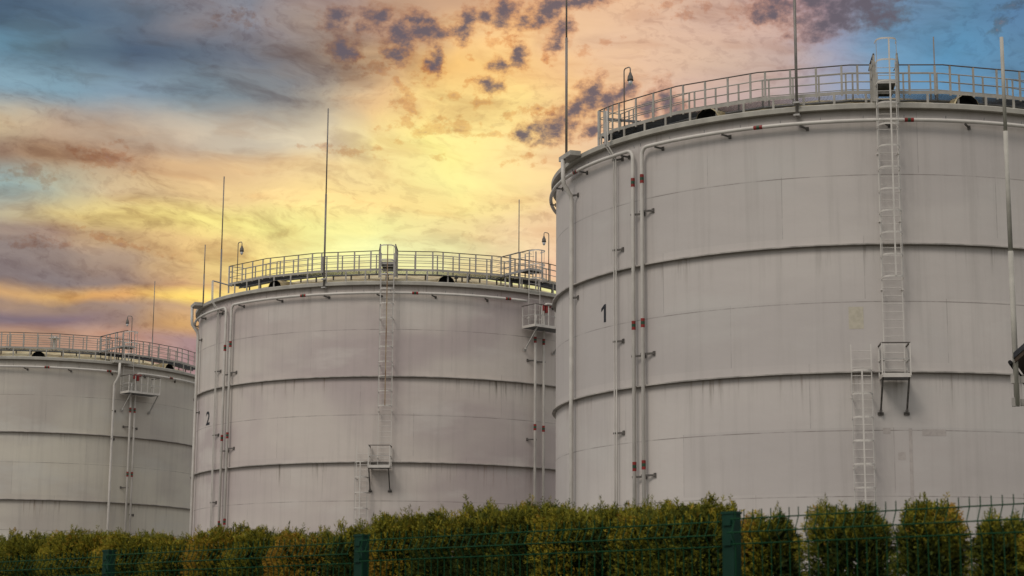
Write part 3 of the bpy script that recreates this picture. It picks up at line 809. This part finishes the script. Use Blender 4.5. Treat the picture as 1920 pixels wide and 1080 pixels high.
# ---- farthest tank, on the left
T3 = Tank(-33.986, 137.263, 'farthest storage tank at the left, with stained cream roof edge and no number', 'shell3', -.055, .18)
build_shell(T3)
V3 = [-44.2+SIDE*i for i in range(8)]
build_walkway(T3, V3)
for az in (-47.2, -2.3, 44.3): hood(T3, az)
riser(T3, -50, .3, 19.55, ring_az=24.0, hooks=(-22, 0.5, 20), marks=(17.4, 12.6))
riser(T3, 28.0, .3, 18.9, marks=(17.04, 12.70), brk=(15.9, 11.8), side=-1)
riser(T3, 29.6, .3, 19.60, marks=(17.04, 12.70), brk=(15.85, 10.0), side=1, ring_az=95, hooks=(44,))
drain(T3, 22.1, (15.0, 16.9))
service_deck(T3, 24.2, 36.0, (24.6, 28.4), (28.0, 29.6), 24)
ladder(T3, 24.9, 28.4, 18.2, 21.7, 20.8, 22.4, 3, 'paint', hoopstep=.76)
raised_walk(T3, 17.6, 29.5)
rod(T3, xy=(5.7, 10.6), z0=20.4, z1=29.7, rad=.045)
lamp(T3, 27.8, -1, z1=23.35)
b = MB(); b.lathe([(.001, 1.02), (.18, 1.0), (.42, .90), (.43, .87), (.001, .84)], n=20); b.lathe([(.10, 0), (.10, .88)], n=12)
b.build('roof_vent', 'paint', T3.root, True, loc=(1.1, -2.2, T3.roofz(2.4)-.1))
for az in (13.4, 17.0):
    b = MB(); b.lathe([(.04, 0), (.04, .16), (.11, .17), (.11, .21), (.02, .26), (.05, .33), (.001, .36)], n=12)
    b.build('roof_vent', 'dark', T2.root, True, loc=T2.P(az, 11.2, T2.roofz(11.2)))

# ------------------------------------------------------------------ mast and house gable at the right edge
mp = Vector((12.055, 45.0, 0))
ms = empty('mast', (mp.x, mp.y, 0)); tag(ms, 'tall tapering pale steel mast fixed by two beams at the right edge of the photo', 'mast')
b = MB(); b.tube([(0, 0, 7.25), (0, 0, 11)], .066, 14); b.tube([(0, 0, 11), (0, 0, 14)], .056, 14); b.tube([(0, 0, 14), (0, 0, 16.40)], .045, 14)
b.build('pole', 'rim', ms, True)
for z in (7.88, 7.33):
    b = MB(); b.bar((.0, .10, z), (.66, .06, z), .10, .16); b.box((-.02, .02, z), (.09, 0, 0), (0, .06, 0), (0, 0, .10)); b.build('mounting_beam', 'ring', ms)
hs = empty('house', (12.56, 45.0, 0), R(-20)); tag(hs, 'dark roofed gabled house whose eave corner with black gutter shows at the right edge', 'house')
wallm = mat('grey_render', (.26, .25, .23), .85, 0, .1, 1.5, bump=.3); tilem = mat('dark_slate_roofing', (.035, .036, .042), .6, 0, .2, 3.0, bump=.5); sofm = mat('brown_soffit_boards', (.055, .038, .026), .8, 0, .2, 4.0)
M['render'] = wallm; M['tile'] = tilem; M['soffit'] = sofm
b = MB(); x0, x1, y0, y1, ze, zr = .12, 7.12, .05, 6.0, 8.86, 11.83
b.hexa([(x0, y0, 0), (x1, y0, 0), (x1, y1, 0), (x0, y1, 0), (x0, y0, ze), (x1, y0, ze), (x1, y1, ze), (x0, y1, ze)])
xm = (x0+x1)/2; n_ = len(b.v); b.v += [(x0, y0, ze), (x1, y0, ze), (xm, y0, zr), (x0, y1, ze), (x1, y1, ze), (xm, y1, zr)]; b.face((n_, n_+1, n_+2)); b.face((n_+5, n_+4, n_+3))
b.build('wall', 'render', hs)
sl = (zr-ze)/(xm-x0); ov = .62
for s in (-1, 1):
    def rp(xo, y, dz): return (xm+s*(xm-x0+xo) if xo is not None else xm, y, (ze-sl*xo if xo is not None else zr)+dz)
    b = MB(); b.hexa([rp(ov, -.35, .02), rp(None, -.35, .02), rp(None, y1+.3, .02), rp(ov, y1+.3, .02), rp(ov, -.35, .16), rp(None, -.35, .16), rp(None, y1+.3, .16), rp(ov, y1+.3, .16)])
    rf = b.build('roof', 'tile', hs)
    b = MB(); b.hexa([rp(ov-.03, -.33, -.10), rp(0, -.33, -.10), rp(0, y1+.2, -.10), rp(ov-.03, y1+.2, -.10), rp(ov-.03, -.33, .015), rp(0, -.33, .015), rp(0, y1+.2, .015), rp(ov-.03, y1+.2, .015)])
    b.build('soffit', 'soffit', rf)
    b = MB(); gx, gz = rp(ov+.08, 0, 0)[0], rp(ov+.08, 0, 0)[2]; b.tube([(gx, -.38, gz), (gx, y1+.3, gz)], .05, 10); b.build('gutter', 'black', rf, True)
for wx, wz in ((2.0, 5.8), (5.2, 5.8), (2.0, 2.2)):
    b = MB(); b.box((wx, .02, wz), (.6, 0, 0), (0, .05, 0), (0, 0, .75)); w_ = b.build('window', 'pipe', hs)
    b = MB(); b.box((wx, -.04, wz), (.52, 0, 0), (0, .012, 0), (0, 0, .67)); b.build('pane', 'black', w_)
b = MB(); b.box((5.0, .0, 1.05), (.5, 0, 0), (0, .06, 0), (0, 0, 1.05)); b.build('door', 'soffit', hs)

# ------------------------------------------------------------------ wire mesh fence
M['fence_post'] = mat('dark_green_post_coating', (.002, .030, .017), .6, 0, .12, 8.0, spec=.2)
M['wire'] = mat('green_wire_coating', (.004, .046, .016), .6, 0, .12, 8.0, spec=.12)
FD = Vector((.6997, -.7144, 0)).normalized(); FN = Vector((.7144, .6997, 0)).normalized()
FP = Vector((-2.62, 12.37, 0))
POSTS = (-5.10, -2.52, .058, 2.577, 5.177, 7.76)
fence = empty('mesh_fence', FP); tag(fence, 'dark green welded wire mesh fence with folded panels in front of the hedge', 'fence')
for i, t in enumerate(POSTS):
    zt = 2.163+.0038*t
    b = MB(); c = FD*t
    b.box((c.x, c.y, zt/2), FD*.034, FN*.026, (0, 0, zt/2))
    p_ = b.build('fence_post', 'fence_post', fence)
    b = MB(); b.box((c.x, c.y, zt+.006), FD*.038, FN*.030, (0, 0, .006)); b.build('post_cap', 'fence_post', p_)
    for dz in (-.04, -.13, -.33, -.64):
        b = MB(); b.box(c-FN*.030+Vector((0, 0, zt+dz)), FD*.022, FN*.005, (0, 0, .012)); b.build('wire_clip', 'fence_post', p_)
    if i == 5: continue
    SP = POSTS[i+1]-t
    b = MB(); zt2 = 2.163+.0038*(t+SP/2)-.012
    # profile of one upright wire: prong, fold at the top, straight, folds lower down
    prof = [(0, zt2+.022), (0, zt2-.01)]
    zz = zt2-.01
    for fz in (zt2-.03, zt2-.63, zt2-1.23, zt2-1.85):
        prof += [(0, fz+.012), (-.028, fz-.05), (0, fz-.10)]
    prof += [(0, .08)]
    nw_ = 50
    off = -FN*.036
    for k in range(1, nw_+1):
        q = c+FD*(k*SP/(nw_+1))+off; b.tube([q+FN*u+Vector((0, 0, z_)) for u, z_ in prof], .0024, 4, caps=True)
    for fz in (zt2-.03, zt2-.63, zt2-1.23, zt2-1.85):
        for u, dz in ((0, 0.012), (-.028, -.05), (0, -.10)):
            b.tube([c+FD*.03+off+FN*(u-.005)+Vector((0, 0, fz+dz)), c+FD*(SP-.03)+off+FN*(u-.005)+Vector((0, 0, fz+dz))], .0031, 5)
    for fz in (zt2-.33, zt2-.93, zt2-1.53):
        b.tube([c+FD*.03+off-FN*.005+Vector((0, 0, fz)), c+FD*(SP-.03)+off-FN*.005+Vector((0, 0, fz))], .0031, 5)
    b.build('mesh_panel', 'wire', fence)

# ------------------------------------------------------------------ hedge of thuja shrubs
def leaf_mat():
    mt = bpy.data.materials.new('thuja_foliage'); mt.use_nodes = True; t = mt.node_tree; t.nodes.clear(); q = G(t)
    b = nd(t, 'ShaderNodeBsdfPrincipled'); o = nd(t, 'ShaderNodeOutputMaterial'); t.links.new(b.outputs[0], o.inputs[0])
    at = nd(t, 'ShaderNodeAttribute', attribute_name='tone'); tone = at.outputs['Fac']
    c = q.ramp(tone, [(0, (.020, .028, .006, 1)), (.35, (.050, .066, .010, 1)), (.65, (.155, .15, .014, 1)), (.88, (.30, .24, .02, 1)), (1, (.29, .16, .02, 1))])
    t.links.new(c, b.inputs['Base Color']); b.inputs['Roughness'].default_value = .75; b.inputs['Specular IOR Level'].default_value = .15
    return mt
M['thuja'] = leaf_mat(); M['bark'] = mat('thuja_bark', (.09, .055, .035), .9, 0, .2, 12.0)
BUSHES = [
    (-4.29, 15.15, 2.37, 0.25),
    (-3.61, 14.46, 2.37, 0.28),
    (-3.09, 13.93, 2.37, 0.21),
    (-2.61, 13.43, 2.33, 0.22),
    (-2.22, 13.04, 2.29, 0.16),
    (-1.86, 12.67, 2.33, 0.19),
    (-1.56, 12.36, 2.30, 0.17),
    (-1.23, 12.02, 2.27, 0.18),
    (-0.90, 11.69, 2.29, 0.18),
    (-0.61, 11.39, 2.32, 0.16),
    (-0.33, 11.10, 2.30, 0.19),
    (-0.07, 10.83, 2.33, 0.18),
    (0.16, 10.60, 2.33, 0.18),
    (0.37, 10.38, 2.30, 0.15),
    (0.59, 10.16, 2.29, 0.14),
    (0.77, 9.97, 2.27, 0.14),
    (0.95, 9.79, 2.29, 0.13),
    (1.28, 9.46, 2.22, 0.15),
    (1.62, 9.11, 2.24, 0.21),
    (1.93, 8.79, 2.24, 0.15),
    (2.20, 8.52, 2.18, 0.14),
    (2.39, 8.32, 2.18, 0.14),
]
SHRUB_LABELS = [
    'thuja shrub beyond the left edge of the photo, end of the hedge',
    'ochre topped thuja at the left edge, first in view',
    'low ochre thuja between the left edge and the farthest green post',
    'thuja right behind the farthest green post',
    'small low thuja under the gap between the left and middle tanks',
    'rusty brown thuja below the pipe pair at the left of tank 2',
    'thuja with thin taller shoots right of the tank 2 pipe pair',
    'low thuja halfway between tank 2 pipe pair and its ladder',
    'thuja directly behind the middle green post',
    'thuja just right of the middle green post',
    'thuja under the centre right of the middle tank',
    'thuja where the hedge starts to rise under tank 2',
    'thuja below the twin pipes at the right of tank 2',
    'rounded thuja in front of the left edge of tank 1',
    'thuja below the thin cables on tank 1',
    'thuja below the red marked pipe pair of tank 1',
    'tall thuja just left of the nearest green post',
    'low separate thuja immediately right of the nearest green post',
    'wide flat topped thuja under the ladder of tank 1',
    'tall narrow thuja with ragged top, left of the hedge gap',
    'last thuja in view at the right edge, beyond the gap',
    'thuja shrub beyond the right edge of the photo',
]

def thuja(i, x, y, top, w):
    top -= .035 if i < 9 else (.03 if i > 18 else .012)
    rnd = random.Random(100+i); root = empty('thuja_shrub', (x, y, 0))
    tag(root, SHRUB_LABELS[i], 'shrub', 'clipped thuja hedge behind the fence')
    b = MB(); b.tube([(0, 0, 0), (.02, 0, .8), (0, .01, 1.6), (0, 0, top-.2)], .045, 7, r2=.01)
    for k in range(10):
        a = rnd.uniform(0, 6.28); z_ = rnd.uniform(.4, top-.4); l = rnd.uniform(.08, .2); b.tube([(0, 0, z_), (l*math.cos(a), l*math.sin(a), z_+l*1.4)], .010, 4, r2=.004)
    b.build('trunk', 'bark', root)
    gap_ = math.hypot(BUSHES[i+1][0]-x, BUSHES[i+1][1]-y) if i+1 < len(BUSHES) else .4
    ra, rb = (max(w*1.6, .22, gap_*.66), .23) if i < 17 else (w*1.02, w*1.0)      # along the hedge, across it
    V = []; Fc = []; tone = []
    lumps = [(rnd.uniform(0, 6.28), rnd.uniform(1.3, top), rnd.uniform(.6, 1.25)) for _ in range(14)]
    leaders = [(rnd.uniform(-ra, ra)*.75, rnd.uniform(-rb, rb)*.6, min(.11, rnd.expovariate(28))) for _ in range(15)]
    def prof(z_):   # width of the crown against height
        t = (top-z_)/top
        return min(1.0, .58+2.3*max(0, t)**.60) if t > 0 else .45
    ph = [rnd.uniform(0, 6.28) for _ in range(4)]
    def wavy(u, v): return .022*math.sin(u*21+ph[0])+.018*math.sin(v*24+ph[1])+.014*math.sin(u*47+v*31+ph[2])
    def blade(p, dr, ln, wd, tn):
        side = dr.cross(Vector((rnd.gauss(0, 1), rnd.gauss(0, 1), rnd.gauss(0, 1))))
        if side.length < 1e-4: return
        side.normalize(); q = len(V)
        mid = p+dr*ln*.55; V.extend([tuple(p), tuple(mid+side*wd*.8), tuple(p+dr*ln), tuple(mid-side*wd*.8*.8)]); Fc.append((q, q+1, q+2, q+3)); tone.extend([tn]*4)
    def spray(p, out, size, tn):
        ax_ = (out+Vector((rnd.gauss(0, .35), rnd.gauss(0, .35), .55+rnd.gauss(0, .35)))).normalized()
        pl = ax_.cross(Vector((rnd.gauss(0, 1), rnd.gauss(0, 1), rnd.gauss(0, 1)))).normalized()
        blade(p, ax_, size, size*.10, tn)
        for k in range(4):
            s = 1 if k % 2 else -1; u = .15+.2*k
            blade(p+ax_*size*u, (ax_*.8+pl*s*.75).normalized(), size*(.62-.11*k), size*.085, min(1, max(0, tn+rnd.gauss(0, .05))))
    n = int(7500*max(ra, .22)/.25)
    for k in range(n):
        z_ = top-(rnd.random()**1.1)*.85 if rnd.random() < .93 else rnd.uniform(.1, top)
        a = rnd.uniform(0, 6.283); depth = 1-abs(rnd.gauss(0, .30))
        if depth < .1: continue
        lum = sum(s*math.exp(-((math.cos(a-la)-1)**2*2+(z_-lz)**2*30)) for la, lz, s in lumps)
        f_ = prof(z_)*(.72+.26*min(lum, 1.6))*depth
        z_ += wavy(ra*f_*math.cos(a), rb*f_*math.sin(a))*max(0, 1-(top-z_)/.3)
        p = FD*(ra*f_*math.cos(a))+FN*(rb*f_*math.sin(a))+Vector((0, 0, z_))
        out = (FD*math.cos(a)+FN*math.sin(a)).normalized()
        hgt = max(0, 1-(top-z_)/.34)
        # sun-bleached tips at the clipped top, green and sparse lower down
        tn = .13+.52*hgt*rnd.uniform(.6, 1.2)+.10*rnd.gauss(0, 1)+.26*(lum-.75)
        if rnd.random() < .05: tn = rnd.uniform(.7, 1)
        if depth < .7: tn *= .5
        spray(p, out, rnd.uniform(.024, .048), min(1, max(0, tn)))
    # coarse shaded growth inside the crown
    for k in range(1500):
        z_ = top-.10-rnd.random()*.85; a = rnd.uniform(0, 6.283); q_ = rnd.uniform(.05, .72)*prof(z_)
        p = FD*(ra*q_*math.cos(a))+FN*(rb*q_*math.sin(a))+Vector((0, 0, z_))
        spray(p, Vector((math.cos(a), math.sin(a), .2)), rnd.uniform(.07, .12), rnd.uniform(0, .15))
    # cap of upright tips and a few taller leaders
    for k in range(int(n*.22)):
        u, v = rnd.uniform(-1, 1), rnd.uniform(-1, 1)
        if u*u+v*v > 1: continue
        z_ = top-.06-(.05 if i < 17 else .16)*(u*u)+rnd.gauss(0, .026)+.03*math.sin(u*9+i)
        z_ += wavy(u*ra, v*rb); p = FD*(u*ra*.85)+FN*(v*rb*.85)+Vector((0, 0, z_)); spray(p, Vector((u*.3, 0, 1)), rnd.uniform(.03, .055), min(1, max(0, .62+rnd.gauss(0, .14))))
    for lx, ly, lh in leaders:
        z1_ = top-.045+lh+wavy(lx, ly)
        base = FD*lx+FN*ly
        for k in range(30):
            t = k/30; p = base+Vector((rnd.gauss(0, .022)*(1-t), rnd.gauss(0, .022)*(1-t), z1_-.14+.14*t))
            spray(p, Vector((rnd.gauss(0, .5), rnd.gauss(0, .5), 1)), .035*(1-.55*t), min(1, max(0, .55+rnd.gauss(0, .12))))
    me = bpy.data.meshes.new('foliage'); me.from_pydata(V, [], Fc); me.update()
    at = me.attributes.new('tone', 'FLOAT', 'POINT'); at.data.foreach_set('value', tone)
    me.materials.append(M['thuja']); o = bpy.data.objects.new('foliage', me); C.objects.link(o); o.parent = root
for i, (x, y, top, w) in enumerate(BUSHES): thuja(i, x, y, top, w)
